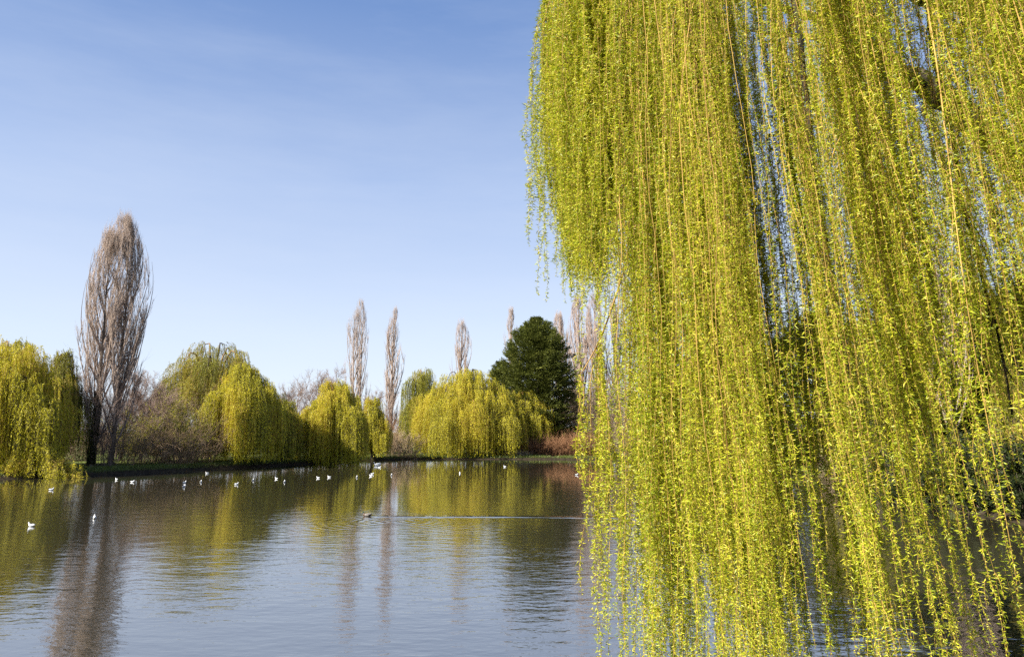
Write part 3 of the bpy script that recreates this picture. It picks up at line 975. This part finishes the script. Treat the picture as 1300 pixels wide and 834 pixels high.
def hanging_branch(ax, ay, ztop, ztip, nst, lean, seed, spread=0.24, dens=1.0, stem=None, leafcut=None, hang_from=0.0, thick=0.008):
    """one drooping branch: woody stems, and its leaves as a sub-part"""
    rg = np.random.default_rng(seed)
    A = np.array([ax, ay, ztop])
    b = MB()
    npt = 30
    s = np.linspace(0, 1, npt)
    drop = ztop - ztip
    mainp = A + np.stack([lean[0] * drop * s ** 1.2 + 0.05 * np.sin(s * 7 + rg.uniform(0, 6)), lean[1] * drop * s ** 1.2 + 0.05 * np.sin(s * 6 + rg.uniform(0, 6)), -drop * s], 1)
    if stem is None:
        Lk = LP[np.argmin(np.linalg.norm(LP - A - np.array([0, 0, 0.4]), axis=1))]
        t = np.linspace(0, 1, 10)[:, None]
        ctrl = np.array([A[0] * 0.75 + Lk[0] * 0.25, A[1] * 0.75 + Lk[1] * 0.25, max(A[2], Lk[2]) + 0.5])
        arch = (1 - t) ** 2 * Lk + 2 * t * (1 - t) * ctrl + t ** 2 * A
        b.tubes(arch[None], np.linspace(0.022, thick, 10)[None], 5, 0.3)
    else:
        b.tubes(stem[None], np.linspace(0.016, thick, len(stem))[None], 5, 0.45)
    b.tubes(mainp[None], np.linspace(thick, 0.0016, npt)[None], 4, 0.6)
    # side strands leave the main one on its way down and then hang free
    t0 = np.sort(rg.uniform(hang_from, 0.62, nst)) * rg.uniform(0.0, 1.0, nst)
    i0 = (t0 * (npt - 1)).astype(int)
    st = mainp[i0]
    off = rg.normal(size=(nst, 2)) * spread
    tipz = ztip + rg.uniform(-0.15, 1.0, nst) ** 1 * np.minimum(1.9, 0.4 * drop)
    dl = np.maximum(st[:, 2] - tipz, 0.5)
    sv = np.linspace(0, 1, npt)[None]
    grow_off = 1 - np.exp(-sv * dl[:, None] / 0.55)
    ln = np.asarray(lean)[None] + rg.normal(size=(nst, 2)) * 0.024
    P = np.zeros((nst, npt, 3))
    ph = rg.uniform(0, 6.28, (nst, 2))
    for k in range(2):
        P[:, :, k] = st[:, k:k + 1] + off[:, k:k + 1] * grow_off + ln[:, k:k + 1] * dl[:, None] * sv ** 1.15 + 0.028 * np.sin(sv * dl[:, None] * 2.6 + ph[:, k:k + 1]) + np.cumsum(rg.normal(size=(nst, npt)) * 0.008, 1)
    P[:, :, 2] = st[:, 2:3] - dl[:, None] * sv
    bare = rg.uniform(0, 1, nst + 1) < 0.12
    bare[-1] = rg.uniform() < 0.35
    b.tubes(P, taper(np.where(bare[:-1], 0.0058, 0.0034), npt, 0.35), 3, rg.uniform(0.4, 0.85, nst))
    P = np.concatenate([P, mainp[None]])
    dl = np.append(dl, drop)
    D = math.hypot(ax, ay)
    ztopframe = CAMZ + D * 0.64 + 1.2

    def leaf_points(P, dl, step):
        n_ = P.shape[1]
        cnt = np.maximum((dl / step).astype(int), 1)
        idx = np.repeat(np.arange(len(P)), cnt)
        tt = rg.uniform(0, 1, len(idx))
        f = tt * (n_ - 1)
        k = np.minimum(f.astype(int), n_ - 2)
        w = (f - k)[:, None]
        return idx, tt, P[idx, k] * (1 - w) + P[idx, k + 1] * w
    step = 0.0085 / dens
    idx, tt, q = leaf_points(P, dl, step)
    # short side shoots that leave the strand sideways and turn down
    ns_ = int(dl.sum() * 1.7)
    hi = rg.choice(len(P), ns_, p=dl / dl.sum())
    hk = rg.integers(1, npt - 3, ns_)
    s0 = P[hi, hk]
    sl_ = rg.uniform(0.08, 0.38, ns_) * rg.uniform(0.5, 1, ns_)
    aa = rg.uniform(0, 2 * PI, ns_)
    v7 = np.linspace(0, 1, 6)[None]
    SH = np.zeros((ns_, 6, 3))
    lat = (1 - np.exp(-3.0 * v7)) * (0.22 * sl_ + 0.015)[:, None]
    SH[:, :, 0] = s0[:, :1] + np.cos(aa)[:, None] * lat + lean[0] * sl_[:, None] * v7
    SH[:, :, 1] = s0[:, 1:2] + np.sin(aa)[:, None] * lat
    SH[:, :, 2] = s0[:, 2:] - sl_[:, None] * v7 ** 1.3
    vis = (s0[:, 2] < ztopframe) & ~(bare[hi] & (hk < npt * 0.6))
    SH, sl_ = SH[vis], sl_[vis]
    b.tubes(SH, taper(np.full(len(SH), 0.0024), 6, 0.4), 3, rg.uniform(0.5, 0.9, len(SH)))
    i2, t2, q2 = leaf_points(SH, sl_, step * 0.9)
    live = ~(bare[idx] & (tt < 0.75)) | (rg.uniform(0, 1, len(idx)) < 0.08)
    idx, tt, q = idx[live], tt[live], q[live]
    idx = np.concatenate([idx, i2 % len(P)])
    tt = np.concatenate([tt, t2])
    q = np.concatenate([q, q2])
    hidden = q[:, 2] > ztopframe
    keep = ~hidden | (rg.uniform(0, 1, len(q)) < 0.2)
    if leafcut is not None:
        keep &= q[:, 2] < leafcut
    idx, q, tt, hidden = idx[keep], q[keep], tt[keep], hidden[keep]
    N = len(q)
    az = rg.uniform(0, 2 * PI, N)
    el = rg.normal(size=N) * 0.5 - 0.2
    d = np.stack([np.cos(az) * np.cos(el), np.sin(az) * np.cos(el), np.sin(el)], 1)
    cat = rg.uniform(0, 1, N) < 0.22
    tipf = 1 - 0.45 * np.clip((tt - 0.85) / 0.15, 0, 1)
    ls = float(np.clip(D / 7.0, 0.95, 1.5)) * rg.uniform(0.92, 1.1)
    Ln = ls * np.where(cat, rg.uniform(0.016, 0.034, N), rg.uniform(0.024, 0.068, N)) * tipf * np.where(hidden, 2.0, 1)
    Wd = ls * np.where(cat, 0.008, rg.uniform(0.0058, 0.0105, N)) * np.where(hidden, 2.0, 1)
    strandt = rg.normal(size=len(P))[idx] * 0.13 + rg.normal() * 0.05
    tint = np.where(cat, rg.uniform(0.72, 1.0, N), np.clip(0.43 + strandt + rg.normal(size=N) * 0.19, 0, 0.95))
    lb = MB()
    lb.leaves(q, d, Ln, Wd, rg, 0.16, tint)
    bo = b.build("hanging_branch", M["fg_twig"], near)
    lb.build("leaves", M["fg_leaf"], bo, smooth=False)
    return N


def tip_height(u):
    """lowest tip by direction from the camera (u = X/Y)"""
    return u


nleaf, nh = 0, 0
rg = np.random.default_rng(21)


def try_branch(r, a, nst, seed, dens=1.0):
    global nleaf, nh
    x, y = CX + math.cos(a) * r, CY + math.sin(a) * r
    if y < 2.0:
        return
    u = x / y
    zt = ZD(r) + rg.uniform(-0.5, 0.3)
    g_ = rg.uniform(0, 1)
    if u < 0.068:
        tip = rg.uniform(6.6, 7.6)
    elif u < 0.095:
        tip = rg.uniform(5.9, 6.8)
    elif u < 0.170:
        tip = rg.uniform(5.9, 6.6)
    elif u < 0.43:
        tip = rg.uniform(0.5, 1.6) if g_ < 0.8 else rg.uniform(2, 4.5)
    elif u < 0.56:
        tip = rg.uniform(3.2, 4.3)
    elif u < 0.72:
        tip = rg.uniform(3.6, 4.6)
    else:
        tip = rg.uniform(3.3, 4.4)
    lean = (0.024 + 0.068 * min(1.0, max(0, (u - 0.17) / 0.28)) + rg.normal() * 0.012, rg.normal() * 0.02)
    nst = int(nst * (0.8 if u > 0.5 else 1.0))
    nleaf += hanging_branch(x, y, zt, tip, nst, lean, seed, spread=rg.uniform(0.12, 0.23), dens=dens)
    nh += 1


# angles: the side toward the camera is around -2.16 rad (the direction from the crown's middle to the camera)
AC = math.atan2(-CY, -CX)
for i in range(42):                                   # outer ring, near side
    a = AC + (-1.5 + 3.1 * (i + 0.5) / 42) + rg.uniform(-0.03, 0.03)
    try_branch(RR * rg.uniform(0.88, 1.0), a, 37, 1000 + i)
for i, (u, y) in enumerate([(0.05, 10.6), (0.062, 9.6), (0.072, 11.2), (0.082, 9.0), (0.092, 10.2), (0.105, 8.8), (0.120, 9.6), (0.140, 9.4), (0.172, 8.4), (0.178, 9.2), (0.188, 8.0)]):   # the curtain's left rim
    x = u * y
    try_branch(math.hypot(x - CX, y - CY), math.atan2(y - CY, x - CX), 34, 5000 + i)
for i in range(24):                                   # second ring
    a = AC + (-1.45 + 3.0 * (i + 0.5) / 24) + rg.uniform(-0.05, 0.05)
    try_branch(RR * rg.uniform(0.58, 0.84), a, 42, 2000 + i, 0.8)
for i in range(10):                                   # far side, seen through the gaps
    a = AC + PI + (-1.5 + 3.0 * (i + 0.5) / 10) + rg.uniform(-0.08, 0.08)
    try_branch(RR * rg.uniform(0.6, 0.98), a, 64, 3000 + i, 0.6)
for i in range(10):                                   # round the inner limbs
    a = AC + (-1.5 + 3.0 * (i + 0.5) / 10) + rg.uniform(-0.1, 0.1)
    try_branch(RR * rg.uniform(0.2, 0.52), a, 42, 6000 + i, 0.7)

# the bare arching branch that breaks out of the curtain's left rim, with its own hanging strands
Yb = 8.6
stem = smooth_path(np.array([at(815, 250, Yb), at(800, 320, Yb), at(782, 375, Yb), at(765, 425, Yb), at(748, 458, Yb), at(735, 478, Yb)]), 18)
e = stem[-1]
nleaf += hanging_branch(e[0], e[1], e[2], at(728, 622, Yb)[2], 3, (0.0, 0.0), 4001, spread=0.05, stem=stem, dens=0.9, thick=0.005)
e = at(763, 436, Yb + 0.05)
nleaf += hanging_branch(e[0], e[1], e[2], at(760, 770, Yb)[2], 13, (0.012, 0.0), 4002, spread=0.11, stem=stem[10:12], thick=0.007)
# lone near strand by the right edge
e = at(1275, -60, 5.2)
e[0] = at(1278, 690, 5.2)[0] - 0.035 * (e[2] - at(1280, 760, 5.2)[2]) * 0.9
nleaf += hanging_branch(e[0], e[1], e[2], at(1280, 760, 5.2)[2], 4, (0.035, 0.0), 4003, spread=0.07, dens=0.8)
print("near willow: branches", nh, "leaves", nleaf)

# ------------------------------------------------------------------ birds


def loft(b, rings, k=12, mis=None):
    """rings: (x, z, ry, rz, y0) closed body loft along x"""
    th = np.arange(k) * 2 * PI / k
    V = []
    for (x, z, ry, rz, tilt) in rings:
        V.append(np.stack([x + np.sin(th) * rz * tilt, np.cos(th) * ry, z + np.sin(th) * rz], 1))
    V = np.concatenate(V)
    n = len(rings)
    for i in range(n - 1):
        j = np.arange(k)
        F = np.stack([i * k + j, i * k + (j + 1) % k, (i + 1) * k + (j + 1) % k, (i + 1) * k + j], 1)
        mi = mis[i] if mis else 0
        b.add(V, F, 0.5, mi)


def part(root, name, mb, mats):
    return mb.build(name, mats, root)


def make_gull():
    root = empty("gull", (0, 0, 0), "", "gull")
    b = MB()
    R_ = [(-0.185, 0.075, 0.004, 0.004, 0), (-0.17, 0.072, 0.022, 0.012, 0), (-0.11, 0.055, 0.052, 0.042, 0), (-0.03, 0.043, 0.074, 0.066, 0), (0.05, 0.045, 0.074, 0.07, 0),
          (0.105, 0.066, 0.058, 0.062, -0.2), (0.128, 0.105, 0.036, 0.042, -0.7), (0.135, 0.140, 0.034, 0.03, -0.6), (0.145, 0.165, 0.037, 0.036, -0.2), (0.165, 0.170, 0.032, 0.032, 0), (0.188, 0.165, 0.014, 0.014, 0), (0.193, 0.163, 0.003, 0.003, 0)]
    loft(b, R_)
    part(root, "body", b, M["gull_white"])
    for sd in (-1, 1):
        b = MB()
        W = [(0.075, 0.075, 0.006, 0.012, 0), (0.03, 0.085, 0.02, 0.034, 0), (-0.06, 0.088, 0.018, 0.03, 0), (-0.14, 0.094, 0.012, 0.016, 0), (-0.19, 0.104, 0.008, 0.009, 0), (-0.235, 0.118, 0.002, 0.002, 0)]
        loft(b, W, 8, [0, 0, 0, 1, 1])
        for v in b.V:
            v[:, 1] += sd * 0.052 * np.clip((0.16 + v[:, 0]) / 0.16, 0.25, 1)
        part(root, "wing", b, [M["gull_grey"], M["dark"]])
    b = MB()
    loft(b, [(0.186, 0.164, 0.008, 0.008, 0), (0.21, 0.16, 0.005, 0.006, 0), (0.228, 0.155, 0.001, 0.001, 0)], 6)
    part(root, "beak", b, M["beak_red"])
    return root


def make_swan():
    root = empty("swan", (0, 0, 0), "", "swan")
    b = MB()
    R_ = [(-0.52, 0.20, 0.01, 0.01, 0), (-0.45, 0.18, 0.08, 0.05, 0), (-0.25, 0.13, 0.17, 0.15, 0), (0.0, 0.11, 0.21, 0.19, 0), (0.2, 0.12, 0.19, 0.17, 0), (0.33, 0.15, 0.12, 0.13, 0), (0.39, 0.2, 0.06, 0.08, -0.4),
          (0.42, 0.30, 0.045, 0.045, -0.8), (0.43, 0.40, 0.04, 0.035, -0.8), (0.46, 0.47, 0.045, 0.04, -0.3), (0.52, 0.475, 0.04, 0.036, 0), (0.56, 0.465, 0.02, 0.02, 0)]
    loft(b, R_)
    part(root, "body", b, M["gull_white"])
    for sd in (-1, 1):
        b = MB()
        loft(b, [(0.2, 0.22, 0.01, 0.02, 0), (0.1, 0.26, 0.05, 0.10, 0), (-0.15, 0.29, 0.055, 0.11, 0), (-0.4, 0.29, 0.03, 0.05, 0), (-0.56, 0.3, 0.004, 0.004, 0)], 8)
        for v in b.V:
            v[:, 1] += sd * 0.12
        part(root, "wing", b, M["gull_white"])
    b = MB()
    loft(b, [(0.555, 0.466, 0.02, 0.018, 0), (0.61, 0.452, 0.016, 0.01, 0), (0.64, 0.446, 0.004, 0.003, 0)], 6)
    part(root, "beak", b, M["beak_yellow"])
    return root


def make_duck():
    root = empty("mallard_duck", (0, 0, 0), "", "duck")
    b = MB()
    R_ = [(-0.29, 0.10, 0.006, 0.006, 0), (-0.26, 0.095, 0.035, 0.018, 0), (-0.20, 0.075, 0.07, 0.05, 0), (-0.09, 0.055, 0.105, 0.085, 0), (0.03, 0.052, 0.11, 0.09, 0), (0.12, 0.065, 0.095, 0.085, 0),
          (0.175, 0.09, 0.065, 0.07, -0.3), (0.195, 0.14, 0.034, 0.04, -0.8), (0.20, 0.175, 0.03, 0.03, -0.7), (0.215, 0.21, 0.036, 0.036, -0.3), (0.25, 0.222, 0.036, 0.036, 0), (0.28, 0.213, 0.022, 0.022, 0), (0.288, 0.21, 0.006, 0.006, 0)]
    loft(b, R_, 12, [1, 1, 1, 0, 0, 2, 2, 0, 3, 3, 3, 3])
    part(root, "body", b, [M["duck_grey"], M["dark"], M["duck_brown"], M["duck_green"]])
    for sd in (-1, 1):
        b = MB()
        loft(b, [(0.1, 0.1, 0.006, 0.015, 0), (0.03, 0.115, 0.03, 0.045, 0), (-0.1, 0.115, 0.028, 0.04, 0), (-0.2, 0.118, 0.014, 0.018, 0), (-0.26, 0.122, 0.003, 0.003, 0)], 8, [0, 0, 0, 1])
        for v in b.V:
            v[:, 1] += sd * 0.07
        part(root, "wing", b, [M["duck_grey"], M["dark"]])
    b = MB()
    loft(b, [(0.283, 0.212, 0.016, 0.013, 0), (0.315, 0.202, 0.018, 0.006, 0), (0.34, 0.2, 0.008, 0.003, 0)], 6)
    part(root, "beak", b, M["beak_yellow"])
    return root


def dup(root):
    r = root.copy()
    COL.objects.link(r)
    for ch in list(root.children):
        c = ch.copy()
        COL.objects.link(c)
        c.parent = r
        c.matrix_parent_inverse = ch.matrix_parent_inverse
    return r


GULLS = [
    (40, 668, 175, "white gull facing left on the water, lowest and nearest of all the gulls"),
    (120, 658, 120, "white gull seen end-on, second nearest, right of the lowest gull"),
    (65, 622, 20, "lone gull swimming just off the low bushy willow at far left"),
    (148, 609, 150, "gull hugging the dark bank below the twin-stemmed poplar"),
    (168, 612, 5, "gull sitting low on the water just right of the gull below the twin-stemmed poplar"),
    (233, 618, 80, "nearer gull of the close pair in front of the bramble thickets"),
    (234, 613, 60, "farther gull of the close pair in front of the bramble thickets"),
    (255, 612, 100, "gull a little right of the close pair, seen end-on"),
    (263, 601, 200, "gull against the dark bank at the left foot of the bright tiered willow"),
    (300, 615, 25, "gull on the yellow reflection of the bright tiered willow, nearest of three there"),
    (321, 610, 90, "small gull seen end-on below the middle of the bright tiered willow"),
    (351, 608, 155, "gull at the right edge of the bright tiered willow's reflection"),
    (361, 612, 95, "gull just right of and nearer than the one at the tiered willow's reflection edge"),
    (404, 607, 170, "tiny gull on the left side of the rounded yellow willow's reflection"),
    (418, 606, 178, "gull swimming left with a faint trail, below the rounded yellow willow"),
    (453, 606, 95, "gull seen end-on below the right side of the rounded yellow willow"),
    (471, 604.5, 165, "nearer gull of the pair in front of the swan"),
    (472.5, 602, 10, "farther gull of the pair in front of the swan"),
    (482, 593.5, 0, "small gull floating right beside the swan"),
    (497, 603.5, 90, "tiny gull alone below the single slim poplar"),
    (584, 601, 110, "gull alone on the reflection of the widest willow"),
    (641, 592.5, 170, "gull close to the far bank left of the pale reed tuft"),
    (732, 603, 20, "gull farthest right, beside the lone hanging willow branch"),
]
proto = make_gull()
for i, (px, py, rot, lab) in enumerate(GULLS):
    g_ = proto if i == 0 else dup(proto)
    w = on_water(px, py)
    g_.location = (float(w[0]), float(w[1]), 0.0)
    g_.rotation_euler = (0, 0, math.radians(rot))
    sc_ = 0.9
    g_.scale = (sc_, sc_, sc_)
    tag(g_, lab, "gull", "gulls floating on the pond")
sw = make_swan()
w = on_water(479, 591)
sw.location = (float(w[0]), float(w[1]), 0)
sw.scale = (0.82, 0.82, 0.82)
sw.rotation_euler = (0, 0, math.radians(185))
tag(sw, "white swan, the largest white bird, on the far water below the small drooping willow", "swan")
dk = make_duck()
dk.location = (float(DUCK[0]), float(DUCK[1]), 0)
dk.scale = (0.85, 0.85, 0.85)
dk.rotation_euler = (0, 0, math.radians(180))
tag(dk, "dark-headed duck swimming left ahead of a long straight wake", "duck")

# ------------------------------------------------------------------ daylight
SUN_AZ, SUN_EL = math.radians(180 + 60), math.radians(38)     # compass from +Y, clockwise
W = bpy.data.worlds.new("World")
S.world = W
W.use_nodes = True
nt = W.node_tree
nt.nodes.clear()
wo = nt.nodes.new("ShaderNodeOutputWorld")
bg = nt.nodes.new("ShaderNodeBackground")
sky = nt.nodes.new("ShaderNodeTexSky")
sky.sky_type = "NISHITA"
sky.sun_disc = False
sky.sun_elevation = SUN_EL
sky.sun_rotation = SUN_AZ
sky.air_density = 1.0
sky.dust_density = 0.0
sky.ozone_density = 4.0
bg.inputs["Strength"].default_value = 0.105
hs = nt.nodes.new("ShaderNodeHueSaturation")
hs.inputs["Hue"].default_value = 0.506
hs.inputs["Saturation"].default_value = 0.88
nt.links.new(sky.outputs[0], hs.inputs["Color"])
# thin high cirrus, a little more of it low down
tc = nt.nodes.new("ShaderNodeTexCoord")
mp = nt.nodes.new("ShaderNodeMapping")
mp.inputs["Scale"].default_value = (1.2, 1.2, 6.0)
mp.inputs["Rotation"].default_value = (0.25, 0.15, 0)
cn = nt.nodes.new("ShaderNodeTexNoise")
cn.inputs["Scale"].default_value = 1.6
cn.inputs["Detail"].default_value = 7
cn.inputs["Roughness"].default_value = 0.6
cr = nt.nodes.new("ShaderNodeMapRange")
cr.inputs[1].default_value, cr.inputs[2].default_value = 0.40, 0.80
cr.inputs[3].default_value, cr.inputs[4].default_value = 0.0, 0.22
cx = nt.nodes.new("ShaderNodeMixRGB")
cx.inputs[2].default_value = (3.05, 3.3, 3.7, 1)
nt.links.new(tc.outputs["Generated"], mp.inputs[0])
nt.links.new(mp.outputs[0], cn.inputs["Vector"])
nt.links.new(cn.outputs[0], cr.inputs[0])
nt.links.new(cr.outputs[0], cx.inputs[0])
sp = nt.nodes.new("ShaderNodeSeparateXYZ")
gr = ramp(nt, [(0.0, (0.78, 0.855, 0.975)), (0.12, (0.68, 0.775, 0.945)), (0.31, (0.43, 0.555, 0.82)), (0.52, (0.172, 0.30, 0.605)), (1.0, (0.08, 0.17, 0.42))])
k = nt.nodes.new("ShaderNodeMixRGB")
k.blend_type = "MULTIPLY"
k.inputs[0].default_value = 1
k.inputs[2].default_value = (3.72, 3.72, 3.72, 1)
bl = nt.nodes.new("ShaderNodeMixRGB")
bl.inputs[0].default_value = 0.88
nt.links.new(tc.outputs["Generated"], sp.inputs[0])
nt.links.new(sp.outputs[2], gr.inputs[0])
nt.links.new(gr.outputs[0], k.inputs[1])
nt.links.new(hs.outputs[0], bl.inputs[1])
nt.links.new(k.outputs[0], bl.inputs[2])
nt.links.new(bl.outputs[0], cx.inputs[1])
nt.links.new(cx.outputs[0], bg.inputs[0])
nt.links.new(bg.outputs[0], wo.inputs[0])
sl = bpy.data.lights.new("sun", "SUN")
sl.energy = 5.0
sl.angle = math.radians(0.5)
sl.color = (1.0, 0.945, 0.84)
so = bpy.data.objects.new("sun", sl)
COL.objects.link(so)
sd = np.array([math.sin(SUN_AZ) * math.cos(SUN_EL), math.cos(SUN_AZ) * math.cos(SUN_EL), math.sin(SUN_EL)])
from mathutils import Vector
so.rotation_euler = Vector(-sd).to_track_quat("-Z", "Y").to_euler()
so.location = Vector(sd * 60)

S.view_settings.view_transform = "Standard"
S.view_settings.look = "None"
S.view_settings.exposure = 1.4
S.view_settings.gamma = 1.0
S.render.engine = "CYCLES"
cy = S.cycles
cy.max_bounces = 6
cy.diffuse_bounces = 3
cy.glossy_bounces = 3
cy.transmission_bounces = 4
cy.caustics_reflective = False
cy.caustics_refractive = False
cy.use_denoising = False
